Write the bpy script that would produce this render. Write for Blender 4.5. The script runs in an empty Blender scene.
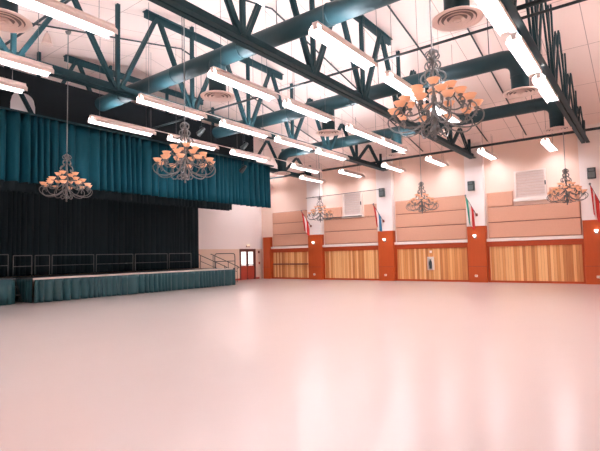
import bpy, math, random
from mathutils import Vector, Matrix
random.seed(7)
sc = bpy.context.scene
col = sc.collection
PI = math.pi

# ------------------------------------------------------------------ materials
def lin(h):
    h = h.lstrip('#')
    c = [int(h[i:i+2], 16)/255 for i in (0, 2, 4)]
    return tuple((x/12.92 if x <= .04045 else ((x+.055)/1.055)**2.4) for x in c) + (1,)

def mat(name, base, rough=.6, metal=0, emit=None, estr=0, spec=None):
    m = bpy.data.materials.new(name); m.use_nodes = True
    b = m.node_tree.nodes['Principled BSDF']
    b.inputs['Base Color'].default_value = lin(base) if isinstance(base, str) else tuple(base)+(1,)
    b.inputs['Roughness'].default_value = rough
    b.inputs['Metallic'].default_value = metal
    if spec is not None: b.inputs['Specular IOR Level'].default_value = spec
    if emit:
        b.inputs['Emission Color'].default_value = lin(emit)
        b.inputs['Emission Strength'].default_value = estr
    return m

def vary(m, scale, amount, stretch=(1, 1, 1), rough_amt=0, detail=4):
    """wear: noise varies the base colour by +-amount"""
    nt = m.node_tree; b = nt.nodes['Principled BSDF']
    tc = nt.nodes.new('ShaderNodeTexCoord'); mp = nt.nodes.new('ShaderNodeMapping')
    mp.inputs['Scale'].default_value = stretch
    nz = nt.nodes.new('ShaderNodeTexNoise'); nz.inputs['Scale'].default_value = scale; nz.inputs['Detail'].default_value = detail
    rg = nt.nodes.new('ShaderNodeMapRange'); rg.inputs['From Min'].default_value = .1; rg.inputs['From Max'].default_value = .9
    rg.inputs['To Min'].default_value = 1-amount; rg.inputs['To Max'].default_value = 1+amount
    mx = nt.nodes.new('ShaderNodeVectorMath'); mx.operation = 'SCALE'
    mx.inputs[0].default_value = b.inputs['Base Color'].default_value[:3]
    L = nt.links.new
    L(tc.outputs['Object'], mp.inputs['Vector']); L(mp.outputs['Vector'], nz.inputs['Vector'])
    L(nz.outputs['Fac'], rg.inputs['Value']); L(rg.outputs['Result'], mx.inputs['Scale'])
    L(mx.outputs['Vector'], b.inputs['Base Color'])
    if rough_amt:
        r2 = nt.nodes.new('ShaderNodeMapRange'); r0 = b.inputs['Roughness'].default_value
        r2.inputs['To Min'].default_value = r0-rough_amt; r2.inputs['To Max'].default_value = r0+rough_amt
        L(nz.outputs['Fac'], r2.inputs['Value']); L(r2.outputs['Result'], b.inputs['Roughness'])
    return m

M = {}
M['floor'] = vary(mat('polished_floor', (.565, .462, .430), .23, spec=.5), 1.3, .012, (1, .6, 1), 0, 2)
M['wall'] = vary(mat('wall_paint', (.84, .64, .54), .85), .4, .02)
M['wall_pale'] = vary(mat('wall_paint_pale', (.90, .84, .82), .85), .4, .02)
M['wall_low'] = vary(mat('wall_paint_lower', (.80, .62, .50), .85), .4, .02)
M['pil_white'] = mat('pilaster_paint_white', (.86, .78, .75), .8)
M['pil_orange'] = vary(mat('pilaster_stain', (.46, .075, .014), .5, spec=.3), 3, .08, (4, 4, .4))
M['rail'] = vary(mat('rail_stain', (.42, .06, .013), .5, spec=.3), 3, .08, (.4, 4, 4))
M['white'] = mat('white_paint', (.86, .75, .69), .6)
M['panel'] = vary(mat('acoustic_fabric', (.66, .36, .25), .95), 14, .05)
M['steel'] = vary(mat('dark_teal_steel', (.011, .042, .052), .5, .0, spec=.2), 2, .15)
M['duct'] = vary(mat('dark_teal_duct', (.010, .036, .044), .5, .0, spec=.3), 2, .15)
M['pipe'] = mat('pipe_paint', (.018, .03, .034), .5)
M['wire'] = mat('wire', (.10, .09, .09), .5)
M['chain'] = mat('chain_steel', (.32, .32, .31), .4, .3)
M['fill_up'] = mat('added_uplight_glow', (.9, .9, .9), .4, emit='#f2f6ff', estr=31)  # glow added on top of the fixtures to brighten the ceiling
M['housing'] = mat('fixture_housing', (.80, .69, .64), .5)
M['lens'] = mat('fluorescent_lens', (.9, .9, .9), .4, emit='#f2f6ff', estr=7)
M['grille'] = mat('diffuser_paint', (.76, .62, .56), .5)
M['grille_dark'] = mat('diffuser_gap', (.22, .17, .16), .7)
M['valance'] = vary(mat('teal_velvet', (.005, .064, .094), .6, spec=.1), 3, .2, (1, 1, .1))
M['skirt'] = vary(mat('skirt_cloth', (.019, .072, .084), .42, spec=.4), 3, .2, (1, 1, .1))
M['black_drape'] = vary(mat('black_drape', (.020, .034, .041), .85, spec=.1), 3, .2, (1, 1, .1))
M['black_wall'] = mat('black_header', (.009, .0125, .015), .9, spec=.1)
M['deck'] = mat('stage_deck', (.04, .045, .05), .5)
M['nosing'] = mat('stage_nosing', (.75, .62, .55), .4)
M['chrome'] = mat('rail_metal', (.13, .15, .155), .45, .3)
M['bronze'] = mat('dark_bronze', (.17, .17, .168), .36, .7)
M['shade'] = mat('amber_glass', (.72, .42, .28), .35, emit='#ffa060', estr=.07)
M['bulb'] = mat('bulb', (.9, .8, .7), .4, emit='#ffe2c0', estr=.5)
M['dark'] = mat('dark_plastic', (.03, .04, .04), .5)
M['grey'] = mat('grey_cloth', (.12, .14, .14), .7)
M['red'] = mat('flag_red', (.62, .03, .025), .8)
M['fwhite'] = mat('flag_white', (.85, .74, .70), .8)
M['fblue'] = mat('flag_blue', (.02, .16, .30), .8)
M['fgreen'] = mat('flag_green', (.04, .35, .26), .8)
M['pane'] = mat('daylit_pane', (.8, .8, .8), .2, emit='#fff4ee', estr=.45)
M['blind'] = mat('blind_slat', (.84, .74, .70), .6)
M['doorred'] = mat('door_red', (.42, .055, .03), .45)
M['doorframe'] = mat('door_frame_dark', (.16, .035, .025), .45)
M['sconce'] = mat('sconce_glass', (.9, .8, .7), .4, emit='#fff4ea', estr=1.6)
M['plate'] = mat('outlet_plate', (.8, .7, .62), .5)
M['bar'] = mat('dark_bar', (.20, .05, .03), .4)
M['pale_box'] = mat('pale_box', (.72, .56, .49), .6)

# wood planks : one tone for each plank along X
def wood():
    m = mat('plank_wood', (.75, .36, .14), .5); nt = m.node_tree; b = nt.nodes['Principled BSDF']; N = nt.nodes.new; L = nt.links.new
    tc = N('ShaderNodeTexCoord'); sx = N('ShaderNodeSeparateXYZ'); L(tc.outputs['Object'], sx.inputs[0])
    mu = N('ShaderNodeMath'); mu.operation = 'MULTIPLY'; mu.inputs[1].default_value = 7.5; L(sx.outputs['X'], mu.inputs[0])
    fl = N('ShaderNodeMath'); fl.operation = 'FLOOR'; L(mu.outputs[0], fl.inputs[0])
    wn = N('ShaderNodeTexWhiteNoise'); wn.noise_dimensions = '1D'; L(fl.outputs[0], wn.inputs['W'])
    mp = N('ShaderNodeMapping'); mp.inputs['Scale'].default_value = (14, 1, .7); L(tc.outputs['Object'], mp.inputs['Vector'])
    nz = N('ShaderNodeTexNoise'); nz.inputs['Scale'].default_value = 1.5; nz.inputs['Detail'].default_value = 5; L(mp.outputs[0], nz.inputs['Vector'])
    ad = N('ShaderNodeMath'); ad.operation = 'MULTIPLY_ADD'; ad.inputs[1].default_value = .8; L(wn.outputs['Value'], ad.inputs[0])
    s2 = N('ShaderNodeMath'); s2.operation = 'MULTIPLY'; s2.inputs[1].default_value = .4; L(nz.outputs['Fac'], s2.inputs[0]); L(s2.outputs[0], ad.inputs[2])
    cr = N('ShaderNodeValToRGB'); e = cr.color_ramp.elements
    e[0].position = .1; e[0].color = (.40, .12, .028, 1); e[1].position = .9; e[1].color = (.84, .49, .22, 1)
    x = e.new(.5); x.color = (.66, .28, .085, 1)
    L(ad.outputs[0], cr.inputs['Fac'])
    fr = N('ShaderNodeMath'); fr.operation = 'FRACT'; L(mu.outputs[0], fr.inputs[0])
    lt = N('ShaderNodeMath'); lt.operation = 'LESS_THAN'; lt.inputs[1].default_value = .06; L(fr.outputs[0], lt.inputs[0])
    mx = N('ShaderNodeMix'); mx.data_type = 'RGBA'; mx.inputs['B'].default_value = (.30, .10, .03, 1)
    L(lt.outputs[0], mx.inputs['Factor']); L(cr.outputs['Color'], mx.inputs['A']); L(mx.outputs['Result'], b.inputs['Base Color'])
    return m
M['wood'] = wood()

def ceiling_mat():
    m = mat('ceiling_panels', (.86, .70, .645), .9); nt = m.node_tree; b = nt.nodes['Principled BSDF']; N = nt.nodes.new; L = nt.links.new
    tc = N('ShaderNodeTexCoord'); br = N('ShaderNodeTexBrick'); L(tc.outputs['Object'], br.inputs['Vector'])
    br.offset = 0; br.inputs['Scale'].default_value = 1; br.inputs['Brick Width'].default_value = 1.25; br.inputs['Row Height'].default_value = 2.6
    br.inputs['Mortar Size'].default_value = .012; br.inputs['Mortar Smooth'].default_value = .2
    br.inputs['Color1'].default_value = (.90, .755, .70, 1); br.inputs['Color2'].default_value = (.88, .735, .68, 1); br.inputs['Mortar'].default_value = (.45, .36, .33, 1)
    L(br.outputs['Color'], b.inputs['Base Color'])
    return m
M['ceiling'] = ceiling_mat()

# ------------------------------------------------------------------ mesh builder
class MB:
    def __init__(s): s.v = []; s.f = []; s.mi = []; s.sm = []
    def add(s, vs, fs, mi=0, smooth=False):
        o = len(s.v); s.v += [tuple(v) for v in vs]
        for f in fs: s.f.append([i+o for i in f]); s.mi.append(mi); s.sm.append(smooth)
        return s
    def box(s, x0, x1, y0, y1, z0, z1, mi=0, bev=0):
        if bev:
            # chamfered box : octagonal outline extruded in the longest direction
            d = [x1-x0, y1-y0, z1-z0]; ax = d.index(max(d)); lo = [x0, y0, z0]; hi = [x1, y1, z1]
            a, c = [i for i in range(3) if i != ax]; b_ = min(bev, d[a]*.45, d[c]*.45)
            oc = [(lo[a]+b_, lo[c]), (hi[a]-b_, lo[c]), (hi[a], lo[c]+b_), (hi[a], hi[c]-b_), (hi[a]-b_, hi[c]), (lo[a]+b_, hi[c]), (lo[a], hi[c]-b_), (lo[a], lo[c]+b_)]
            vs = []
            for t in (lo[ax], hi[ax]):
                for p in oc:
                    q = [0, 0, 0]; q[ax] = t; q[a] = p[0]; q[c] = p[1]; vs.append(q)
            fl = (ax == 1)
            fs = [[i, (i+1) % 8, 8+(i+1) % 8, 8+i] for i in range(8)] + [list(range(7, -1, -1)), list(range(8, 16))]
            if fl: fs = [f[::-1] for f in fs]
            return s.add(vs, fs, mi)
        vs = [(x, y, z) for z in (z0, z1) for y in (y0, y1) for x in (x0, x1)]
        return s.add(vs, [[0, 2, 3, 1], [4, 5, 7, 6], [0, 1, 5, 4], [2, 6, 7, 3], [0, 4, 6, 2], [1, 3, 7, 5]], mi)
    def bar(s, a, b, w, h=None, up=(0, 0, 1), mi=0):
        """rectangular bar from a to b"""
        a = Vector(a); b = Vector(b); d = (b-a).normalized(); h = h or w
        u = Vector(up); 
        if abs(d.dot(u)) > .98: u = Vector((0, 1, 0))
        r = d.cross(u).normalized(); u = r.cross(d)
        vs = []
        for p in (a, b):
            for i, j in ((-1, -1), (1, -1), (1, 1), (-1, 1)): vs.append(p+r*(i*w/2)+u*(j*h/2))
        return s.add(vs, [[3, 2, 1, 0], [4, 5, 6, 7], [0, 1, 5, 4], [1, 2, 6, 5], [2, 3, 7, 6], [3, 0, 4, 7]], mi)
    def tube(s, pts, r, n=8, mi=0, cap=True):
        pts = [Vector(p) for p in pts]; rs = r if isinstance(r, (list, tuple)) else [r]*len(pts)
        ref = None; vs = []
        for i, p in enumerate(pts):
            d = (pts[min(i+1, len(pts)-1)]-pts[max(i-1, 0)]).normalized()
            if ref is None: ref = Vector((0, 0, 1)) if abs(d.z) < .9 else Vector((1, 0, 0))
            x = (ref-d*ref.dot(d)).normalized(); ref = x; y = d.cross(x)
            for k in range(n):
                a = 2*PI*k/n; vs.append(p+x*(rs[i]*math.cos(a))+y*(rs[i]*math.sin(a)))
        fs = [[i*n+k, i*n+(k+1) % n, (i+1)*n+(k+1) % n, (i+1)*n+k] for i in range(len(pts)-1) for k in range(n)]
        s.add(vs, fs, mi, True)
        if cap:
            s.add(vs[:n], [list(range(n-1, -1, -1))], mi); s.add(vs[-n:], [list(range(n))], mi)
        return s
    def lathe(s, prof, c=(0, 0, 0), n=20, mi=0, smooth=True):
        vs = []
        for r, z in prof:
            for k in range(n):
                a = 2*PI*k/n; vs.append((c[0]+r*math.cos(a), c[1]+r*math.sin(a), c[2]+z))
        fs = [[i*n+k, i*n+(k+1) % n, (i+1)*n+(k+1) % n, (i+1)*n+k] for i in range(len(prof)-1) for k in range(n)]
        s.add(vs, fs, mi, smooth)
        for i, rev in ((0, True), (len(prof)-1, False)):
            if prof[i][0] > 1e-4:
                f = list(range(n)); s.add(vs[i*n:(i+1)*n], [f[::-1] if rev else f], mi)
        return s
    def build(s, name, m, parent=None, loc=None):
        me = bpy.data.meshes.new(name); me.from_pydata(s.v, [], s.f)
        for x in (m if isinstance(m, (list, tuple)) else [m]): me.materials.append(x)
        me.polygons.foreach_set('material_index', s.mi); me.polygons.foreach_set('use_smooth', s.sm); me.update()
        o = bpy.data.objects.new(name, me); col.objects.link(o)
        if parent is not None: o.parent = parent
        if loc is not None: o.location = loc
        return o

def tag(o, label=None, cat=None, group=None, kind=None):
    if label: o['label'] = label
    if cat: o['category'] = cat
    if group: o['group'] = group
    if kind: o['kind'] = kind
    return o
def empty(name, loc, label, cat, group=None, rz=0):
    o = bpy.data.objects.new(name, None); col.objects.link(o); o.location = loc; o.rotation_euler = (0, 0, rz); o.empty_display_size = .2
    return tag(o, label, cat, group)
def struct(name, mb, m, parent=None):
    o = mb.build(name, m, parent)
    if parent is None: o['kind'] = 'structure'
    return o
def kids(o): return [c for c in KID.get(o.name, [])]
KID = {}
def copy_tree(o, parent=None):
    c = o.copy(); col.objects.link(c); c.parent = parent
    for ch in list(o.children): copy_tree(ch, c)
    return c
def spline(pts, n=6):
    P = [Vector(p) for p in pts]; P = [P[0]*2-P[1]]+P+[P[-1]*2-P[-2]]; out = []
    for i in range(1, len(P)-2):
        for k in range(n):
            t = k/n; a, b, c, d = P[i-1:i+3]
            out.append(.5*((2*b)+(c-a)*t+(2*a-5*b+4*c-d)*t*t+(3*b-a-3*c+d)*t**3))
    out.append(P[-2]); return out

# ------------------------------------------------------------------ the hall
XL, XR, YN, YF = -22.0, 3.0, -1.5, 24.75
RIDGE_Y, RIDGE_Z, PITCH = 11.5, 9.95, .212
def roof(y): return RIDGE_Z-PITCH*abs(y-RIDGE_Y)

b = MB(); b.box(XL-.2, XR+.2, YN-.2, YF+.2, -.2, 0); struct('floor', b, M['floor'])
b = MB()
for y0, y1 in ((YN-.2, RIDGE_Y), (RIDGE_Y, YF+.2)):
    z0, z1 = roof(y0), roof(y1)
    vs = [(x, y, z+dz) for dz in (0, .2) for (y, z) in ((y0, z0), (y1, z1)) for x in (XL-.2, XR+.2)]
    b.add(vs, [[0, 2, 3, 1], [4, 5, 7, 6], [0, 1, 5, 4], [2, 6, 7, 3], [0, 4, 6, 2], [1, 3, 7, 5]])
struct('ceiling', b, M['ceiling'])
# far wall and near wall
b = MB(); b.box(XL-.2, XR+.2, YF, YF+.2, 0, roof(YF)); struct('wall_far', b, M['wall'])
b = MB(); b.box(XL-.2, XR+.2, YN-.2, YN, 0, roof(YN)); struct('wall_near', b, M['wall'])
def gable(x0, x1, z0, y0=YN, y1=YF, mi=0, mb=None):
    mb = mb or MB(); pr = [(y0, z0), (y1, z0), (y1, roof(y1)), (RIDGE_Y, RIDGE_Z), (y0, roof(y0))]; n = 5
    vs = [(x, y, z) for x in (x0, x1) for y, z in pr]
    return mb.add(vs, [list(range(n-1, -1, -1)), list(range(n, 2*n))]+[[i, (i+1) % n, n+(i+1) % n, n+i] for i in range(n)], mi)
WZ = 2.08
b = MB(); gable(XL-.2, XL, WZ, mb=b)
D0, D1, DZ = 22.52, 23.98, 2.04
b.box(XL-.2, XL, YN, D0, 0, WZ, 1); b.box(XL-.2, XL, D1, YF, 0, WZ, 1); b.box(XL-.2, XL, D0, D1, DZ, WZ, 1)
struct('wall_left', b, [M['wall_pale'], M['wall_low']])
b = MB(); gable(XR, XR+.2, 0, mb=b); struct('wall_right', b, M['wall'])
b = MB(); b.box(XL, XL+.03, 18.7, D0-.06, 0, .12); b.box(XL, XL+.03, D1+.06, YF-.35, 0, .12); struct('baseboard_left', b, M['doorred'])

# black header wall above the stage, with an arched opening near its left end
XH = -16.76
def header():
    mb = MB(); hy0, hy1, hz0, hz1 = 6.36, 7.16, 6.68, 7.34; cy = (hy0+hy1)/2
    ys = sorted(set([YN] + [round(YN+.5*i, 3) for i in range(1, 45)] + [hy0+(hy1-hy0)*i/16 for i in range(17)] + [18.3, 18.301, 19.4]))
    ys = [y for y in ys if y <= 19.4]
    zt = lambda y: 8.05 if y <= 18.3 else 6.62
    def arch(y):
        t = (y-cy)/((hy1-hy0)/2); return hz0+.25+(hz1-hz0-.25)*math.sqrt(max(0, 1-abs(t)**2.6))
    for a, c in zip(ys, ys[1:]):
        segs = [(4.6, 4.6, zt(a), zt(c))]
        if a >= hy0-1e-6 and c <= hy1+1e-6: segs = [(4.6, 4.6, hz0, hz0), (arch(a), arch(c), zt(a), zt(c))]
        for p, q, r, s_ in segs:
            vs = [(x, y, z) for x in (XH-.04, XH) for y, z in ((a, p), (c, q), (c, s_), (a, r))]
            mb.add(vs, [[3, 2, 1, 0], [4, 5, 6, 7], [0, 1, 5, 4], [1, 2, 6, 5], [2, 3, 7, 6], [3, 0, 4, 7]])
    return mb
struct('wall_stage_header', header(), M['black_wall'])

# ------------------------------------------------------------------ far wall : pilasters, rails, wood, acoustic panels
PX = [(-21.62, -21.0), (-17.72, -16.66), (-12.64, -11.66), (-7.48, -6.56), (-2.32, -1.38)]
for i, (x0, x1) in enumerate(PX):
    b = MB(); b.box(x0, x1, 24.42, YF, 0, 2.88, bev=.02); b.box(x0+.004, x1-.004, 24.41, 24.43, .80, .815, 1)
    struct('trim_%d' % (i+1), b, [M['pil_orange'], M['doorframe']])
    if i:
        b = MB(); b.box(x0, x1, 24.42, YF, 2.88, roof(24.42)); struct('trim_%d' % (i+10), b, M['pil_white'])
BAYS = [(PX[i][1], PX[i+1][0]) for i in range(4)]
bname = ['in the leftmost bay by the side door', 'in the second bay from the left', 'in the third bay from the left', 'in the rightmost full bay']
for i, (x0, x1) in enumerate(BAYS):
    b = MB(); b.box(x0, x1, 24.60, YF, 1.80, 2.06, bev=.015); b.box(x0, x1, 24.62, YF, 0, .10); struct('trim_%d' % (i+20), b, M['rail'])
    b = MB(); b.box(x0, x1, 24.55, YF, 2.06, 2.20, bev=.02); struct('trim_%d' % (i+30), b, M['white'])
    b = MB(); b.box(x0, x0+.10, 24.62, YF, .10, 1.80); b.box(x1-.10, x1, 24.62, YF, .10, 1.80); struct('trim_%d' % (i+40), b, M['rail'])
    b = MB(); b.box(x0+.10, x1-.10, 24.66, YF-.01, .10, 1.80)
    tag(b.build('wood_wall_panel', M['wood']), 'vertical plank wood wall panel below the white ledge ' + bname[i], 'wall panel', 'plank wood wall panels')
def acoustic(x0, x1, z0, z1, label):
    b = MB(); w = .012
    y0, y1 = 24.64, YF-.005
    # front face with bevelled edges
    vs = [(x0, y1, z0), (x1, y1, z0), (x1, y1, z1), (x0, y1, z1), (x0, y0+.02, z0), (x1, y0+.02, z0), (x1, y0+.02, z1), (x0, y0+.02, z1),
          (x0+.03, y0, z0+.03), (x1-.03, y0, z0+.03), (x1-.03, y0, z1-.03), (x0+.03, y0, z1-.03)]
    b.add(vs, [[0, 1, 5, 4], [1, 2, 6, 5], [2, 3, 7, 6], [3, 0, 4, 7], [4, 5, 9, 8], [5, 6, 10, 9], [6, 7, 11, 10], [7, 4, 8, 11], [8, 9, 10, 11], [3, 2, 1, 0]])
    tag(b.build('acoustic_panel', M['panel']), label, 'acoustic panel', 'tan fabric acoustic panels on the far wall')
ZR = [(2.25, 3.01), (3.045, 3.78), (3.815, 4.55)]
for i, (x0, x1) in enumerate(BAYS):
    b = MB(); b.box(x0+.08, x1-.06, 24.72, YF, 2.23, 4.57 if i in (0, 2) else 3.80); struct('trim_%d' % (i+50), b, M['doorframe'])  # dark board added so the gaps between panels read as shade
rn = ['bottom', 'middle', 'top']
for i, (x0, x1) in enumerate(BAYS):
    a, c = x0+.10, x1-.08
    for k, (z0, z1) in enumerate(ZR):
        if i == 1 and k == 2:
            acoustic(a, -15.24, z0, z1, 'small tan acoustic panel left of the left shuttered window, top row')
            acoustic(-13.62, c, z0, z1, 'small tan acoustic panel right of the left shuttered window, top row')
        elif i == 3 and k == 2:
            acoustic(a, -5.24, z0, z1, 'small tan acoustic panel left of the right shuttered window, top row')
            acoustic(-3.62, c, z0, z1, 'small tan acoustic panel right of the right shuttered window, behind the bronze chandelier')
        else:
            acoustic(a, c, z0, z1, 'long tan fabric acoustic panel, %s row, %s' % (rn[k], bname[i]))
# dark bar across the leftmost bay
for (x0, x1, t) in ((-20.85, -19.42, 'left'), (-19.36, -17.85, 'right')):
    e = empty('wall_rail', ((x0+x1)/2, 24.6, 1.0), 'dark red brown horizontal bar across leftmost wood bay, %s half' % t, 'rail', 'dark bars across the leftmost bay')
    h = (x1-x0)/2
    b = MB(); b.box(-h, h, -.05, 0, -.045, .045, bev=.015); b.build('bar', M['bar'], e)
    for q in (-h*.8, h*.8):
        b = MB(); b.box(q-.03, q+.03, -.01, .065, -.03, .03); b.build('bracket', M['dark'], e)
# rods on the far wall
b = MB(); b.tube([(-17.75, 24.38, 5.30), (-12.3, 24.38, 5.34)], .018, 8)
for x in (-17.2, -12.5): b.box(x-.02, x+.02, 24.38, 24.425, 5.30, 5.35)
tag(b.build('banner_rod', M['pipe']), 'thin dark horizontal rod above the left shuttered window', 'rod')
b = MB(); b.tube([(-16.55, 24.5, 3.90), (-13.72, 24.5, 3.88)], .028, 8); 
for x in (-16.3, -15.2, -13.9): b.box(x-.02, x+.02, 24.5, 24.639, 3.86, 3.92)
tag(b.build('banner_rod', M['pipe']), 'thicker dark horizontal rod under the left shuttered window', 'rod')

def window(n, x0, x1, z0, z1):
    e = bpy.data.objects.new('window_%d' % n, None); col.objects.link(e); e.location = ((x0+x1)/2, 24.75, z0); e['kind'] = 'structure'
    w = (x1-x0)/2; h = z1-z0
    b = MB(); f = .07
    b.box(-w-f, -w, -.16, 0, -f, h+f); b.box(w, w+f, -.16, 0, -f, h+f); b.box(-w, w, -.16, 0, h, h+f); b.box(-w, w, -.16, 0, -f, 0)
    b.build('window_frame', M['white'], e)
    b = MB(); b.box(-w-.14, w+.14, -.2, 0, -.2, -f, bev=.015); b.build('window_sill', M['white'], e)
    b = MB(); b.box(-w, w, -.03, -.01, 0, h); b.build('window_pane', M['grille'], e)
    b = MB(); ns = 9
    for i in range(ns):
        z = h*(i+.5)/ns; q = h/ns*.46
        b.bar((-w+.01, -.09, z), (w-.01, -.09, z), .014, q*2*.84, up=(0, -.45, .9))
    b.build('shutter_slats', M['blind'], e)
    b = MB(); b.box(w+.02, w+.07, -.22, -.16, h*.42, h*.58, bev=.01); b.build('latch', M['dark'], e)
window(1, -15.02, -13.84, 4.02, 5.30)
window(2, -5.06, -3.80, 4.18, 5.42)

# small things on the pilasters
pn = ['leftmost', 'second', 'third', 'rightmost']
pn = ['on the orange pillar left of the left shuttered window', 'on the orange pillar right of the left shuttered window', 'on the orange pillar left of the right shuttered window', 'on the orange pillar at the right edge']
for i, x in enumerate((-17.22, -12.18, -7.08, -1.80)):
    e = empty('wall_sconce', (x, 24.42, 2.36), 'small glowing wall sconce ' + pn[i], 'sconce', 'sconces on the pillars')
    b = MB(); b.box(-.07, .07, -.02, 0, -.12, .1, bev=.01); b.tube([(0, -.02, -.05), (0, -.1, -.08), (0, -.12, -.03)], .012, 6); b.build('bracket', M['bronze'], e)
    b = MB(); b.lathe([(.02, -.05), (.05, -.03), (.07, .02), (.085, .07), (.075, .068), (.06, .02), (.02, -.035)], (0, -.13, 0), 14); b.build('lamp_shade', M['sconce'], e)
    e = empty('outlet_plate', (x-.03, 24.42, .33), 'small pale outlet plate low ' + pn[i], 'outlet', 'outlet plates on the pillars')
    b = MB(); b.box(-.07, .07, -.012, 0, -.055, .055, bev=.006); b.build('plate', M['plate'], e)
    b = MB(); b.box(-.04, -.012, -.016, -.010, -.025, .025); b.box(.012, .04, -.016, -.010, -.025, .025); b.build('socket', M['dark'], e)
for i, (x, z) in enumerate(((-12.2, 5.12), (-7.12, 4.95), (-1.84, 4.96))):
    e = empty('wall_speaker', (x, 24.42, z), 'small dark boxy wall speaker high on the pillar ' + ['right of the left window', 'left of the right window', 'at the right edge'][i], 'speaker', 'speakers on the pillars')
    b = MB(); b.box(-.16, .16, -.26, -.05, -.24, .24, bev=.03); b.build('speaker_body', M['dark'], e)
    b = MB(); b.box(-.13, .13, -.268, -.258, -.2, .05); b.box(-.1, .1, -.268, -.258, .09, .2); b.build('speaker_grille', M['grey'], e)
    b = MB(); b.box(-.05, .05, -.06, 0, -.06, .06); b.build('wall_bracket', M['steel'], e)
def flag(x, label, mats, width=.42, drop=1.15, group='flags on the pillars'):
    e = empty('wall_flag', (x, 24.42, 3.42), label, 'flag', group)
    top = Vector((-.38, -.5, .98))
    b = MB(); b.tube([(0, 0, 0), tuple(top)], .018, 8); b.build('flag_pole', M['pipe'], e)
    b = MB(); b.lathe([(.02, 0), (.05, .03), (.04, .08), (0.001, .1)], tuple(top), 10); b.build('finial', M['bronze'], e)
    b = MB(); b.tube([(0, 0, -.02), (0, -.06, .1)], .06, 10); b.build('bracket', M['bar'], e)
    b = MB(); nu, nv = 18, 14
    g = []
    for v in range(nv+1):
        for u in range(nu+1):
            fu = u/nu; fv = v/nv
            p = top*(1-fu*.72)
            x_ = p.x*(1-.28*fv)-.05*fv+.03*math.sin(fu*14)*fv; y_ = p.y*(1-.35*fv)+.07*math.sin(fu*19+1)*min(1, fv*2)
            z_ = p.z-fv*(drop*(1.0-.25*fu))
            g.append((x_, y_-.03, z_))
    for v in range(nv):
        for u in range(nu):
            i = v*(nu+1)+u; b.add([], []);
            b.f.append([i, i+1, i+nu+2, i+nu+1]); b.mi.append(min(len(mats)-1, int(u/nu*len(mats)))); b.sm.append(True)
    b.v = g
    o = b.build('flag_cloth', [M[m] for m in mats], e)
    sd = o.modifiers.new('thick', 'SOLIDIFY'); sd.thickness = .008
flag(-17.42, 'red and white flag hanging on angled pole at the pillar left of the left window', ['red', 'fwhite', 'red'])
flag(-12.22, 'red, white and blue flag hanging on angled pole at the pillar with the left speaker', ['red', 'fwhite', 'fblue'])
flag(-6.95, 'green, white and red flag hanging on angled pole at the middle right pillar', ['fgreen', 'fwhite', 'red'], drop=1.35)
flag(-1.52, 'mostly red flag with white band hanging at the right edge pillar', ['red', 'fwhite', 'red', 'red'], drop=1.3)
# fire extinguisher cabinet
e = empty('extinguisher_cabinet', (-9.56, 24.66, .62), 'white framed fire extinguisher cabinet on wood panelling of the third bay', 'cabinet')
b = MB(); b.box(-.17, -.12, -.12, 0, 0, .72); b.box(.12, .17, -.12, 0, 0, .72); b.box(-.12, .12, -.12, 0, .67, .72); b.box(-.12, .12, -.12, 0, 0, .05); b.build('cabinet_frame', M['white'], e)
b = MB(); b.box(-.12, .12, -.02, 0, .05, .67); b.build('back_panel', M['white'], e)
b = MB(); b.lathe([(.06, .07), (.07, .09), (.07, .42), (.055, .48), (.025, .52), (.025, .56)], (0, -.10, 0), 14); x = b.build('extinguisher', M['dark'], e)
b = MB(); b.bar((-.05, -.1, .57), (.06, -.1, .59), .02); b.tube([(-.04, -.1, .57), (-.09, -.1, .45), (-.085, -.1, .25)], .012, 6); b.build('hose', M['dark'], x)
b = MB(); b.box(-.06, .06, -.02, 0, .93, 1.06); tag(b.build('wall_plate', M['white'], None, (-9.56, 24.66, .62)), 'small white plate on the wood above the extinguisher cabinet', 'plate')

# ------------------------------------------------------------------ side door
e = bpy.data.objects.new('door_1', None); col.objects.link(e); e.location = (XL, (D0+D1)/2, 0); e['kind'] = 'structure'
w = (D1-D0)/2
b = MB(); b.box(-.2, .04, -w-.05, -w+.05, 0, DZ); b.box(-.2, .04, w-.05, w+.05, 0, DZ); b.box(-.2, .04, -w-.05, w+.05, DZ-.07, DZ+.05); b.build('door_frame', M['doorframe'], e)
for s in (-1, 1):
    y0, y1 = (-w+.05, -.01) if s < 0 else (.01, w-.05)
    b = MB(); st = .09
    b.box(-.08, -.03, y0, y0+st, 0, DZ-.07); b.box(-.08, -.03, y1-st, y1, 0, DZ-.07); b.box(-.08, -.03, y0+st, y1-st, DZ-.14, DZ-.07); b.box(-.08, -.03, y0+st, y1-st, 0, .95, 1); b.box(-.032, -.02, y0+.02, y1-.02, .1, .9, 1)
    lf = b.build('door_leaf', [M['doorframe'], M['doorred']], e)
    b = MB(); b.box(-.065, -.05, y0+st, y1-st, .95, DZ-.14); b.build('door_pane', M['pane'], lf)
    b = MB()
    for z in (1.2, 1.45, 1.7): b.box(-.05, -.04, y0+st, y1-st, z-.012, z+.012)
    b.build('muntin', M['grille'], lf)
    b = MB(); b.box(-.03, .03, y0+.06, y1-.06, .98, 1.03, bev=.01); b.build('push_bar', M['dark'], lf)
b = MB(); b.box(XL, XL+.1, 23.1, 23.4, 2.2, 2.32, bev=.02)
ex = tag(b.build('emergency_light', M['pale_box']), 'small pale emergency light box above the red side door', 'light')
for dy in (-.08, .08):
    b = MB(); b.lathe([(.02, 0), (.05, .03), (.05, .06), (.001, .07)], (XL+.1, 23.25+dy, 2.32), 10); b.build('lamp_head', M['bulb'], ex)
b = MB(); b.box(XL, XL+.06, 24.3, 24.44, 1.78, 1.96, bev=.01); tag(b.build('fire_alarm', M['bar']), 'small dark red alarm box right of the side door, upper', 'alarm')
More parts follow.
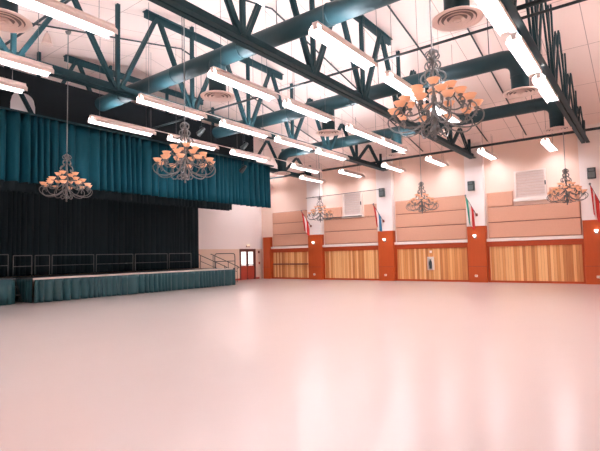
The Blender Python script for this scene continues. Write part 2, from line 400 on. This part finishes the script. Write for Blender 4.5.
b = MB(); b.box(XL, XL+.05, 24.35, 24.47, 1.02, 1.18, bev=.01); tag(b.build('alarm_pull', M['doorred']), 'small red pull box right of the side door, lower', 'alarm')

# ------------------------------------------------------------------ roof trusses
def truss(x, label):
    e = empty('roof_truss', (x, RIDGE_Y, 6.38), label, 'truss', 'dark steel roof trusses')
    Z0 = 6.38; zb = 6.47; zt = 9.13
    def L(y, z): return (0, y-RIDGE_Y, z-Z0)
    y0, y1 = YN+.02, 24.40
    b = MB()     # two angles back to back
    for s in (-1, 1):
        b.box(*sorted((s*.02, s*.165)), y0-RIDGE_Y, y1-RIDGE_Y, 0, .022); b.box(*sorted((s*.02, s*.045)), y0-RIDGE_Y, y1-RIDGE_Y, .022, .24)
    b.build('bottom_chord', M['steel'], e)
    b = MB()
    for s in (-1, 1):
        b.box(*sorted((s*.02, s*.115)), 8.25-RIDGE_Y, 14.95-RIDGE_Y, .16+zt-Z0-.08, .18+zt-Z0-.08); b.box(*sorted((s*.02, s*.04)), 8.25-RIDGE_Y, 14.95-RIDGE_Y, zt-Z0-.12, zt-Z0+.08)
    b.build('top_chord', M['steel'], e)
    ceil = lambda y: roof(y)-.01
    yb = [10.1-2.75*k for k in range(4, 0, -1)]+[10.1+2.75*k for k in range(0, 6)]
    for i, y in enumerate(yb):
        b = MB(); h = min(ceil(y), 9.45)
        for s in (-1, 1): b.box(*sorted((s*.012, s*.062)), y-.05-RIDGE_Y, y+.05-RIDGE_Y, .02, h-.03-Z0, bev=.006)
        b.build('web_post', M['steel'], e)
        b = MB(); b.box(-.014, .014, y-.26-RIDGE_Y, y+.26-RIDGE_Y, .03, .30); b.build('gusset_plate', M['steel'], e)
        for s in (-1, 1):
            yt = y+s*1.375
            if yt < YN+.1 or yt > 24.3: continue
            zt_ = min(zt, ceil(yt)-.07)
            b = MB()
            for q in (-1, 1): b.bar((q*.046, y+s*.09-RIDGE_Y, zb-Z0+.05), (q*.046, yt-s*.05-RIDGE_Y, zt_-Z0), .052, .10, up=(0, 0, 1))
            b.build('web_diagonal', M['steel'], e)
    return e
truss(-2.0, 'rightmost dark steel roof truss, lights fixed along its underside')
truss(-7.0, 'long dark steel roof truss crossing the picture behind the big near chandelier')
truss(-12.0, 'dark steel roof truss third from the right, its flat top bar in view')
truss(-17.0, 'leftmost dark steel roof truss nearest the stage curtain')

# ------------------------------------------------------------------ ducts
def duct(y, xa, xb, drops, label, left_elbow, z=7.15, r=.25):
    e = empty('air_duct', (0, y, z), label, 'duct', 'round dark ceiling ducts')
    R = .45
    path = []
    if left_elbow:
        path += [(xa, 0, -.62)] + [(xa+R-R*math.cos(t), 0, -R+R*math.sin(t)) for t in [PI/2*i/6 for i in range(7)]]
    else: path += [(xa, 0, 0)]
    n = max(2, int((xb-xa)/1.5)); path += [(xa+R+(xb-xa-2*R)*i/n, 0, 0) for i in range(1, n)]
    path += [(xb-R+R*math.sin(t), 0, -R+R*math.cos(t)) for t in [PI/2*i/6 for i in range(7)]] + [(xb, 0, -.62)]
    b = MB(); b.tube(path, r, 20)
    b.build('duct_pipe', M['duct'], e)
    x = xa+1.4
    while x < xb-R:                                   # raised seams
        b = MB(); b.lathe([(r+.001, -.02), (r+.014, -.02), (r+.014, .02), (r+.001, .02)], (0, 0, 0), 20); k = 4*20
        # turn the ring just added to lie across the pipe
        m = len(b.v)
        tot = 4*20+20*2
        for i in range(m-tot, m):
            v = b.v[i]; b.v[i] = (x+v[2], v[1], v[0])
        b.build('duct_seam', M['duct'], e); x += 2.8
    for hx in [xa+.8+k*(xb-xa-1.6)/3 for k in range(4)]:
        b = MB(); b.tube([(hx, 0, r-.01), (hx, 0, roof(y)-z+.004)], .012, 6); b.build('hanger_rod', M['pipe'], e)
    for dx in drops:
        b = MB(); top = -.05 if abs(dx-xa) > .1 and abs(dx-xb) > .1 else -.6
        b.lathe([(.24, -1.02), (.24, top)], (dx, 0, 0), 18); dr = b.build('drop_pipe', M['duct'], e)
        b = MB(); b.lathe([(.22, 0), (.24, .0), (.46, -.06), (.48, -.07), (.48, -.085), (.40, -.09), (.385, -.075), (.22, -.03)], (dx, 0, -1.0), 28)
        df = b.build('diffuser', M['grille'], e)
        b = MB()
        for r1, dz in ((.33, -.095), (.24, -.105), (.15, -.115)): b.lathe([(r1-.055, dz+.05), (r1, dz), (r1+.012, dz), (r1-.035, dz+.055)], (dx, 0, -1.0), 24)
        b.lathe([(.001, -.12), (.08, -.115), (.06, -.09), (.001, -.085)], (dx, 0, -1.0), 20)
        b.build('diffuser_ring', M['grille'], df)
        b = MB(); b.lathe([(.001, -.05), (.38, -.07), (.38, -.06), (.001, -.04)], (dx, 0, -1.0), 24); b.build('diffuser_throat', M['grille_dark'], df)
    return e
duct(3.4, -15.0, -2.6, [-9.35], 'round dark duct nearest the camera, mostly above the frame, diffuser at top left', False)
duct(8.8, -15.4, -2.7, [-9.38, -2.7], 'round dark duct crossing near the big truss, second from the camera', False)
duct(14.15, -15.2, -2.66, [-9.2, -2.66], 'round dark duct third from the camera, passing behind the big near chandelier', False)
duct(19.5, -15.78, -2.48, [-15.78, -8.98, -2.48], 'round dark duct farthest from the camera with elbows at both ends', True)

# ------------------------------------------------------------------ pipes
def pipe(pts, r, label, name='sprinkler_pipe', hang=()):
    p0 = Vector(pts[0]); e = empty(name, p0, label, 'pipe', 'thin pipes under the ceiling')
    b = MB(); b.tube([Vector(p)-p0 for p in pts], r, 8); b.build('pipe_run', M['pipe'], e)
    for p in hang:
        b = MB(); q = Vector(p)-p0; top = roof(p[1])-p0.z+.005
        b.tube([q, (q.x, q.y, top)], .007, 6); b.build('hanger', M['wire'], e)
        b = MB(); b.lathe([(r+.003, -.015), (r+.012, -.015), (r+.012, .015), (r+.003, .015)], tuple(q), 8); b.build('clamp', M['pipe'], e)
pipe([(XL+.02, 10.95, 6.72), (XR-.02, 10.95, 6.72)], .035, 'thin dark pipe running across the hall in front of the big truss', hang=[(x, 10.95, 6.72) for x in (-15.5, -10, -5.5, -.9)])
pipe([(-2.6, 10.6, 6.80), (XR-.02, 10.6, 6.80)], .055, 'short thin pipe beside the longer one at top right', hang=[(-.6, 10.6, 6.8)])
pipe([(XL+.02, 24.0, 6.88), (XR-.02, 24.0, 6.88)], .06, 'thin dark pipe running along the top of the far wall', hang=[(x, 24.0, 6.88) for x in (-14.5, -9.7, -4.5)])
def sl(x, y0, y1, d=.12):
    ys = [y0]+([RIDGE_Y] if y0 < RIDGE_Y < y1 else [])+[y1]; return [(x, y, roof(y)-d) for y in ys]
for i, (x, y0, y1, lab) in enumerate(((-4.4, 4, 24.2, 'ceiling conduit above the big near chandelier'), (-9.6, 4, 24.2, 'ceiling conduit between the two middle trusses'), (-14.3, 3, 22, 'ceiling conduit near the stage side'), (.3, 6, 24.2, 'ceiling conduit at the right edge'), (-6.2, 12, 24.2, 'short ceiling conduit just right of the long truss'))):
    pipe(sl(x, y0, y1), .03, 'thin dark ' + lab, 'conduit', hang=[(x, (y0+y1)/2+1, roof((y0+y1)/2+1)-.12)])
pipe([(XL+.02, 5.6, 8.15), (-9.5, 5.6, 8.15)], .035, 'thin dark pipe high at top left behind the lights', hang=[(-13, 5.6, 8.15), (-17, 5.6, 8.15)])

# ------------------------------------------------------------------ fluorescent strip lights
LZ = 6.2
def make_light():
    e = bpy.data.objects.new('strip_light', None); col.objects.link(e); tag(e, 'x', 'light', 'white fluorescent strip lights')
    h = 1.21; w = .165
    b = MB()   # trough : two flared sides, top and end caps
    prof = [(-w, -.065), (-w, .03), (-.07, .12), (.07, .12), (w, .03), (w, -.065), (w-.008, -.065), (w-.008, .028), (.055, .112), (-.055, .112), (-w+.008, .028), (-w+.008, -.065)]
    n = len(prof); vs = [(x, y, z) for y in (-h, h) for x, z in prof]
    b.add(vs, [[i, (i+1) % n, n+(i+1) % n, n+i] for i in range(n)])
    for y in (-h, h):
        yy = y-.012*(1 if y > 0 else -1); b.box(-w, w, min(y, yy), max(y, yy), 0, .03); b.box(-.06, .06, min(y, yy), max(y, yy), .03, .12)
    b.build('housing', M['housing'], e)
    b = MB(); b.box(-w+.01, w-.01, -h+.014, h-.014, .001, .012); b.build('lens', M['lens'], e)
    b = MB(); b.box(-.07, -.062, -h, h, .12, .165); b.box(.062, .07, -h, h, .12, .165); b.box(-.062, .062, -h, -h+.01, .12, .165); b.box(-.062, .062, h-.01, h, .12, .165); b.build('added_uplight_shield', M['housing'], e)  # side shields added to keep the uplight off the walls
    b = MB(); b.box(-.05, .05, -h+.03, h-.03, .121, .130); b.build('top_slot', M['fill_up'], e)  # added glowing strip, lights the ceiling from above the housing
    return e
proto = make_light(); used = False
rows = {
    -2.1: ('along the underside of the rightmost truss', [5.9, 9.05, 11.95, 14.85]),
    -5.2: ('in the row passing behind the big near chandelier', [5.0, 8.8, 12.1, 15.25]),
    -8.5: ('in the row left of the long middle truss', [3.9, 9.0, 12.0, 15.65, 18.2]),
    -11.5: ('in the row under the third truss from the right', [4.05, 8.95, 12.2, 15.15, 18.0]),
    -14.45: ('in the row nearest the stage curtain', [9.1, 12.25, 15.6, 20.0]),
}
ordn = ['nearest the camera', 'second from the camera', 'third from the camera', 'fourth from the camera', 'fifth from the camera', 'sixth']
def put_light(x, y, label, z=LZ):
    global used
    o = proto if not used else copy_tree(proto); used = True
    o.location = (x, y, z); o['label'] = label
    for dy in (-.9, .9):
        if min(abs(y+dy-q) for q in (3.4, 8.8, 14.15, 19.5)) < .36: dy *= .5
        if abs(y+dy-24) < .2: dy = .7
        b = MB(); b.tube([(0, dy, .118), (0, dy, roof(y+dy)-z+.004)], .006, 6)
        b.build('hanger_wire', M['wire'], o)
    return o
for x, (rl, ys) in rows.items():
    for i, y in enumerate(ys):
        put_light(x, y, 'strip light %s, %s' % (rl, ordn[i]))
put_light(-13.2, 4.15, 'white strip light cut by the left edge, above the teal curtain')
for x, y, t in ((-5.2, 1.9, 'first'), (-8.5, .5, 'second'), (-11.5, .8, 'third'), (-2.1, 2.9, 'rightmost')):
    put_light(x, y, 'added white strip light overhead near the camera, above the frame, in the %s row' % t)  # unseen fixtures added to brighten the near part of the hall
for y, t in ((9.0, 'nearest'), (13.5, 'middle'), (18.0, 'farthest')):
    put_light(1.0, y, 'added white strip light beyond the right edge of the picture, %s of that row' % t)  # unseen row added to brighten the right side of the ceiling
for x, y0, y1, t in ((-8.5, 7.75, 19.4, 'left of the long middle truss'), (-11.5, 7.7, 19.2, 'under the third truss from the right'), (-14.45, 7.85, 21.2, 'nearest the stage curtain')):
    b = MB(); b.box(.073, .098, y0, y1, .121, .146)
    tag(b.build('light_rail', M['housing'], None, (x, 0, LZ)), 'thin pale rail joining the strip lights ' + t, 'rail', 'rails joining the strip lights')
far = [(-3.25, 'right of the right shuttered window'), (-5.9, 'left of the right shuttered window'), (-8.4, 'between the dark speakers'), (-10.8, 'above the third bay, left part'), (-13.45, 'above the left shuttered window'), (-16.2, 'leftmost along the far wall')]
for x, t in far:
    o = put_light(x, 23.05, 'white strip light close to the far wall, ' + t)
    for ch in list(o.children):                       # the wall row goes without the added uplight
        if ch.name.startswith('top_slot'): bpy.data.objects.remove(ch)
put_light(-20.3, 22.7, 'added white strip light behind the right end of the teal valance')  # hidden fixture added to brighten the left wall past the stage

# ------------------------------------------------------------------ chandeliers
def shade_mb(c, s=1):
    b = MB(); b.lathe([(.022, 0), (.052, .008), (.073, .028), (.083, .055), (.108, .084), (.105, .087), (.078, .058), (.067, .031), (.048, .015), (.02, .008)], c, 18); return b
def make_chandelier():
    e = bpy.data.objects.new('chandelier', None); col.objects.link(e); tag(e, 'x', 'chandelier', 'bronze chandeliers with glass bowls')
    b = MB()
    b.lathe([(.001, 0), (.02, .01), (.03, .035), (.018, .06), (.012, .075), (.04, .10), (.065, .14), (.075, .18), (.05, .22), (.03, .26), (.035, .32), (.055, .36), (.06, .42), (.04, .47), (.025, .52), (.028, .60), (.045, .64), (.05, .70), (.03, .76), (.022, .85), (.03, .92), (.045, .96), (.045, 1.0), (.02, 1.05), (.022, 1.30), (.05, 1.34), (.07, 1.38), (.035, 1.42), (.025, 1.44), (.065, 1.49), (.055, 1.54), (.012, 1.56), (.008, 1.62), (.001, 1.622)], n=18)
    b.build('column', M['bronze'], e)
    def arm(ang, path, cup, fin=True):
        ca, sa = math.cos(ang), math.sin(ang)
        T = lambda r, z: (r*ca, r*sa, z)
        b = MB(); pts = spline([T(r, z) for r, z in path], 5); n = len(pts)
        b.tube(pts, [.0145-.004*(i/n) for i in range(n)], 7)
        c = T(*cup)
        b.lathe([(.008, -.12), (.012, -.05), (.03, -.035), (.045, -.02), (.04, -.008), (.024, 0)], c, 12)
        a = b.build('arm', M['bronze'], e)
        shade_mb(c).build('lamp_shade', M['shade'], a)
        bb = MB(); bb.lathe([(.012, .01), (.02, .025), (.027, .042), (.018, .06), (.001, .068)], c, 10); bb.build('bulb', M['bulb'], a)
    for k in range(10):
        arm(2*PI*(k+.25)/10, [(.05, .40), (.12, .36), (.24, .25), (.42, .185), (.62, .19), (.74, .28), (.765, .39), (.70, .46), (.63, .43), (.62, .37), (.655, .35)], (.66, .50))
        a = 2*PI*(k+.25)/10
    for k in range(8):
        arm(2*PI*(k+.5)/8, [(.045, .63), (.11, .59), (.22, .49), (.36, .43), (.48, .44), (.545, .52), (.52, .595), (.455, .59), (.44, .545), (.47, .525)], (.475, .66))
    for k in range(4):
        arm(2*PI*(k+.1)/4, [(.03, .83), (.09, .79), (.17, .72), (.255, .69), (.325, .74), (.32, .80), (.27, .815), (.25, .785)], (.27, .86))
    for k in range(6):      # crown scrolls
        a = 2*PI*k/6; ca, sa = math.cos(a), math.sin(a)
        b = MB(); b.tube(spline([(r*ca, r*sa, z) for r, z in [(.025, 1.34), (.10, 1.33), (.13, 1.26), (.09, 1.20), (.06, 1.23), (.10, 1.17), (.18, 1.12), (.205, 1.04), (.155, .98), (.115, 1.01), (.14, 1.05)]], 4), .014, 6)
        b.build('crown_scroll', M['bronze'], e)
        a2 = a+PI/6; c2, s2 = math.cos(a2), math.sin(a2)
        b = MB(); b.tube(spline([(r*c2, r*s2, z) for r, z in [(.03, 1.52), (.09, 1.50), (.125, 1.44), (.085, 1.385), (.05, 1.40), (.06, 1.44)]], 4), .012, 6); b.build('crown_scroll', M['bronze'], e)
        b = MB(); b.tube(spline([(r*ca, r*sa, z) for r, z in [(.06, .14), (.14, .10), (.19, .15), (.15, .21), (.11, .18)]], 4), .012, 6)
        b.build('base_scroll', M['bronze'], e)
    return e
cp = make_chandelier(); first = True
for (x, y, rz, lab) in ((-2.72, 7.43, .2, 'largest, nearest bronze chandelier with amber glass bowls at upper right'),
                        (-9.15, 7.45, .9, 'bronze chandelier with amber glass bowls hanging left of centre, before the teal curtain end'),
                        (-14.75, 7.27, .5, 'bronze chandelier with amber glass bowls far left, before the teal stage curtain'),
                        (-15.1, 22.1, .1, 'far bronze chandelier hanging by the left shuttered window'),
                        (-8.6, 21.3, .7, 'far bronze chandelier hanging before the third bay of tan panels'),
                        (-2.62, 22.3, .4, 'far bronze chandelier at right, beside the right shuttered window')):
    o = cp if first else copy_tree(cp); first = False
    o.location = (x, y, 3.45); o.rotation_euler = (0, 0, rz); o['label'] = lab
    b = MB(); b.tube([(0, 0, 1.61), (0, 0, roof(y)-3.45+.003)], .015, 8); b.build('suspension_rod', M['chain'], o)
    b = MB(); b.lathe([(.012, -.11), (.05, -.09), (.09, -.03), (.09, .02)], (0, 0, roof(y)-3.45), 14); b.build('ceiling_rose', M['bronze'], o)

# ------------------------------------------------------------------ curtains
def drape(name, x, y0, y1, z0, z1, m, label, cat, group=None, period=.28, amp=.06, seed=0, zfun=None, nz=6, parent=None, flare=.3):
    rnd = random.Random(seed); ny = int((y1-y0)/period*12); b = MB(); k = [(rnd.uniform(.7, 1.3), rnd.uniform(0, 6)) for _ in range(3)]
    prof = []; ph = 0
    for i in range(ny+1):
        t = i/ny; y = y0+(y1-y0)*t; ph += 2*PI/12*(1+.35*math.sin(y*2.1+k[0][1])+.25*math.sin(y*5.3+k[1][1]))
        a = amp*(.65+.35*math.sin(y*1.7+k[2][1])); s_ = math.sin(ph)
        prof.append((y, a*(2*abs(math.sin(ph/2))**.7-1)))
    vs = []
    for j in range(nz+1):
        u = j/nz
        for y, d in prof:
            zb = z0 if zfun is None else zfun(y)
            vs.append((x+d*(1-flare+flare*2*(1-u))+.0, y, zb+(z1-zb)*u))
    n = ny+1
    b.add(vs, [[j*n+i, j*n+i+1, (j+1)*n+i+1, (j+1)*n+i] for j in range(nz) for i in range(ny)], 0, True)
    o = b.build(name, m, parent)
    sd = o.modifiers.new('thick', 'SOLIDIFY'); sd.thickness = .012; sd.offset = 0
    if parent is None: tag(o, label, cat, group)
    return o
drape('stage_valance', -16.45, 1.0, 19.2, 4.2, 6.50, M['valance'], 'long teal velvet valance curtain hanging above the stage front', 'curtain', period=.31, amp=.20, seed=1)
b = MB(); b.box(-16.715, -16.3, .9, 19.45, 6.503, 6.56); tag(b.build('curtain_track', M['steel']), 'dark track along the top edge of the teal valance', 'track')
drape('border_curtain', -19.5, 2.0, 19.3, 4.33, 6.6, M['black_drape'], 'black border curtain showing as a strip below the teal valance', 'curtain', 'black stage curtains', period=.3, amp=.05, seed=2)
drape('border_curtain', -20.6, 2.0, 20.2, 4.42, 6.6, M['black_drape'], 'black border curtain farther back, beneath the front black border', 'curtain', 'black stage curtains', period=.3, amp=.05, seed=3)
cuts = [5.0, 9.4, 13.9, 18.45]
cl = ['left width of black backdrop curtain behind the stage railing', 'middle width of black backdrop curtain behind the stage railing', 'right width of black backdrop curtain ending at the pale wall']
for i in range(3):
    drape('backdrop_curtain', -21.5, cuts[i]+.01, cuts[i+1]-.01, .96, 6.6, M['black_drape'], cl[i], 'curtain', 'black stage curtains', period=.26, amp=.06, seed=10+i)
b = MB(); b.tube([(-21.5, 4.8, 6.65), (-21.5, 18.5, 6.65)], .04, 8); tag(b.build('curtain_pipe', M['pipe']), 'dark pipe carrying the black backdrop curtain', 'pipe')

# ------------------------------------------------------------------ stage
SX, SY0, SY1, SZ = -18.75, 8.0, 18.6, .95
e = empty('stage_platform', ((SX-21.8)/2, (SY0+SY1)/2, 0), 'low portable stage platform with white edge strip under the black backdrop', 'stage')
ox, oy = (SX-21.8)/2, (SY0+SY1)/2
b = MB(); b.box(-21.85-ox, SX-.03-ox, SY0-oy, SY1-oy, SZ-.10, SZ-.02); b.build('deck', M['deck'], e)
b = MB(); b.box(SX-.03-ox, SX+.02-ox, SY0-oy, SY1-oy, SZ-.075, SZ+.0, bev=.008); b.build('edge_strip', M['nosing'], e)
for i in range(6):
    for xx in (-21.4, -19.1):
        y = SY0+.4+i*1.95; b = MB(); b.tube([(xx-ox, y-oy, 0), (xx-ox, y-oy, SZ-.10)], .03, 8); b.build('leg', M['dark'], e)
def pleats(name, x, y0, y1, z0, z1, label, seed, round_end=None):
    return drape(name, x, y0, y1, z0, z1, M['skirt'], label, 'skirt', 'teal stage skirts', period=.27, amp=.10, seed=seed, flare=.4)
pleats('stage_skirt', SX+.14, SY0, SY1, .015, SZ-.08, 'long pleated teal skirt along the stage front', 21)
# skirt across the right end of the stage
def end_skirt(y, x0, x1, label, seed):
    o = drape('stage_skirt', 0, 0, x1-x0, .015, SZ-.05, M['skirt'], label, 'skirt', 'teal stage skirts', period=.3, amp=.04, seed=seed, flare=.5)
    o.location = (x0, y, 0); o.rotation_euler = (0, 0, -PI/2); o.location = (x0, y, 0)
    return o
end_skirt(SY1+.02, -21.5, SX-.02, 'teal skirt across the right end of the stage', 22)
end_skirt(SY0-.02, -20.2, SX-.02, 'teal skirt across the left end of the stage', 23)
# neighbouring lower platform at the left edge
e = empty('side_platform', (-19.85, 5.62, 0), 'skirted side platform at left edge, separated from the stage by a dark gap', 'platform')
b = MB(); b.box(-1.05, .85, -2.0, 1.90, .90, .98); b.build('deck', M['deck'], e)
n = 40; b = MB()
outl = [(-1.2+2.0*t, 1.7) for t in [i/8 for i in range(0)]]
pth = [(.95, -2.0+3.5*i/60) for i in range(61)]+[(.95-.45*(1-math.cos(PI/2*i/12)), 1.5+.45*math.sin(PI/2*i/12)) for i in range(1, 13)]+[(.5-1.55*i/24, 1.95) for i in range(1, 25)]
vs = []
for z in (.01, .45, .93):
    for i, (px, py) in enumerate(pth):
        s_ = .03*math.sin(i*1.5)*(1.2-z); vs.append((px+s_, py+s_*.6, z))
m_ = len(pth); b.add(vs, [[j*m_+i, j*m_+i+1, (j+1)*m_+i+1, (j+1)*m_+i] for j in range(2) for i in range(m_-1)], 0, True)
o = b.build('skirt', M['skirt'], e); sd = o.modifiers.new('thick', 'SOLIDIFY'); sd.thickness = .012
# steps in the gap
e = empty('stage_steps', (-20.1, 7.79, 0), 'small dark steps in the gap between side platform and stage', 'steps')
for i, (z, x0) in enumerate(((.30, .55), (.60, .25), (.86, -.05))):
    b = MB(); b.box(x0-.32, x0, -.13, .13, z-.04, z, bev=.01); b.build('tread', M['deck'] if i < 2 else M['nosing'], e)
for s in (-.145, .145):
    b = MB(); b.bar((.6, s, 0), (-.1, s, .84), .03, .12); b.build('stringer', M['dark'], e)

# stage railing panels
def rail_panel(y0, y1, label, x=-20.95, z0=SZ-.02, h=.90):
    e = empty('stage_railing', (x, (y0+y1)/2, z0), label, 'railing', 'grey tube railings on the stage'); w = (y1-y0)/2-.045
    for s in (-1, 1):
        b = MB(); b.tube([(0, s*w, .002), (0, s*w, h)], .017, 8); b.lathe([(.036, .002), (.036, .012), (.026, .016)], (0, s*w, 0), 10); b.build('post', M['chrome'], e)
    b = MB(); b.tube([(0, -w, h), (0, w, h)], .018, 8); b.build('top_rail', M['chrome'], e)
    b = MB(); b.tube([(0, -w, h*.5), (0, w, h*.5)], .014, 8); b.build('middle_rail', M['chrome'], e)
rl = [(6.7, 8.02, 'leftmost grey tube railing, cut by the left edge', None), (8.12, 8.93, 'short grey railing second from the left', None), (8.97, 9.66, 'short grey railing third from the left', None), (9.68, 11.68, 'long grey railing fourth from the left', None),
      (11.72, 13.76, 'long grey railing fifth from the left', None), (13.8, 15.86, 'long grey railing sixth from the left', None), (15.9, 17.5, 'grey railing nearest the stage right end', None)]
for y0, y1, lab, _ in rl: rail_panel(y0, y1, lab + ' on stage', z0=SZ-.02 if y0 > 7.9 else .98)
# stairs down at the right end, with handrails
e = empty('stage_stairs', (-21.0, 19.7, 0), 'dark stairs with sloping twin handrails at the stage right end', 'stairs')
for i in range(4):
    y = -1.05+i*.32; z = .80-.19*i
    b = MB(); b.box(-.55, .55, y, y+.33, z-.04, z, bev=.01); b.build('tread', M['deck'], e)
for s in (-.57, .57):
    b = MB(); b.bar((s, -1.0, .80), (s, .42, -.02+.12), .03, .16); b.build('stringer', M['dark'], e)
for s in (-.55, .55):
    b = MB(); p = spline([(s, -1.2, 1.75), (s, -1.1, 1.74), (s, -.9, 1.66), (s, 1.0, .98), (s, 1.05, .9), (s, 1.0, .85)], 4)
    b.tube(p, .02, 8); h = b.build('handrail', M['pipe'], e)
    b = MB()
    for y in (-1.02, .2, .95): b.tube([(s, y, max(0.0, .6-.6*(y+1.02)) if y < .5 else 0.0), (s, y, 1.70-.355*(y+.9) if y > -.95 else 1.70)], .018, 8)
    b.tube([(s, -1.02, 1.35), (s, .95, .65)], .015, 8)
    b.build('baluster', M['pipe'], e)
e = empty('guard_rail', (-20.3, 19.5, 0), 'dark rectangular guard rail with rounded corners beside the stage stairs', 'railing')
w = .82
b = MB(); b.tube(spline([(0, -w, 0), (0, -w, .9), (0, -w, 1.60), (0, -w+.06, 1.74), (0, -w+.2, 1.78), (0, 0, 1.78), (0, w-.2, 1.78), (0, w-.06, 1.74), (0, w, 1.60), (0, w, .9), (0, w, 0)], 3), .024, 8); b.build('rail_loop', M['pipe'], e)
b = MB(); b.tube([(0, -w, 1.32), (0, w, 1.32)], .02, 8); b.build('middle_rail', M['pipe'], e)
b = MB(); b.box(-.02, .02, -w+.02, w-.02, .75, .90); b.build('kick_board', M['dark'], e)

# stage spotlights and a horn speaker under the roof
def spot(x, y, z, lab, rz=0, pipe_z=None):
    e = empty('stage_spotlight', (x, y, z), lab, 'spotlight', 'stage spotlights under the roof', rz)
    b = MB(); b.tube([(-.18, 0, -.12), (.02, 0, .02), (.16, 0, .12)], [.12, .1, .06], 12); b.build('lamp_body', M['dark'], e)
    b = MB(); b.tube(spline([(0, -.13, 0), (0, -.14, .14), (0, 0, .22), (0, .14, .14), (0, .13, 0)], 4), .012, 6); b.build('yoke', M['pipe'], e)
    b = MB(); b.tube([(0, 0, .22), (0, 0, roof(y)-z+.004)], .014, 6); b.build('hanger', M['pipe'], e)
spot(-15.1, 13.2, 7.0, 'small dark stage spotlight left of the valance end, leftmost of the three', .3)
spot(-15.4, 16.2, 6.95, 'small dark stage spotlight left of the valance end, middle of the three', .2)
spot(-15.9, 16.6, 5.95, 'small dark stage spotlight lowest of the three, before the valance', .1)
e = empty('horn_speaker', (-15.0, 6.72, 8.5), 'pale horn speaker hanging under the roof at top left', 'speaker')
b = MB(); b.lathe([(.17, 0), (.16, .02), (.11, .2), (.06, .34), (.03, .38)], n=16); b.build('horn', M['pale_box'], e)
b = MB(); b.tube([(0, 0, .37), (0, 0, roof(6.72)-8.5+.004)], .012, 6); b.build('hanger', M['wire'], e)

# light added behind the black header to brighten the view through the arch
e = empty('added_opening_light', (-21.9, 8.6, 7.6), 'added strip light on the pale wall, brightens the arched opening in the black header', 'light')
b = MB(); b.box(-.09, .0, -.8, .8, -.05, .05); b.build('housing', M['housing'], e)
b = MB(); b.box(.0, .03, -.78, .78, -.04, .04); b.box(-.08, -.01, -.78, .78, .05, .07); b.build('lens', M['lens'], e)

# ------------------------------------------------------------------ world, camera, view
w = bpy.data.worlds.new('world'); sc.world = w; w.use_nodes = True
w.node_tree.nodes['Background'].inputs['Color'].default_value = lin('#f4d9d0'); w.node_tree.nodes['Background'].inputs['Strength'].default_value = .3
cam = bpy.data.cameras.new('camera'); co = bpy.data.objects.new('camera', cam); col.objects.link(co); sc.camera = co
cam.sensor_width = 36; cam.sensor_fit = 'HORIZONTAL'; cam.lens = 36*462.337/600; cam.clip_start = .05; cam.clip_end = 200
yaw, pit, rol = [math.radians(v) for v in (36.88372753, 3.64152297, -1.27224985)]
f = Vector((-math.sin(yaw)*math.cos(pit), math.cos(yaw)*math.cos(pit), math.sin(pit))); r = Vector((math.cos(yaw), math.sin(yaw), 0)); u = r.cross(f)
c, s = math.cos(rol), math.sin(rol); r2 = c*r+s*u; u2 = -s*r+c*u
co.matrix_world = Matrix(((r2.x, u2.x, -f.x, 0), (r2.y, u2.y, -f.y, 0), (r2.z, u2.z, -f.z, 1.6), (0, 0, 0, 1)))
vs = sc.view_settings; vs.view_transform = 'Standard'; vs.look = 'None'; vs.gamma = 1; vs.use_curve_mapping = False; vs.exposure = 1.87
sc.cycles.sample_clamp_direct = 4.0
sc.cycles.max_bounces = 10; sc.cycles.diffuse_bounces = 7
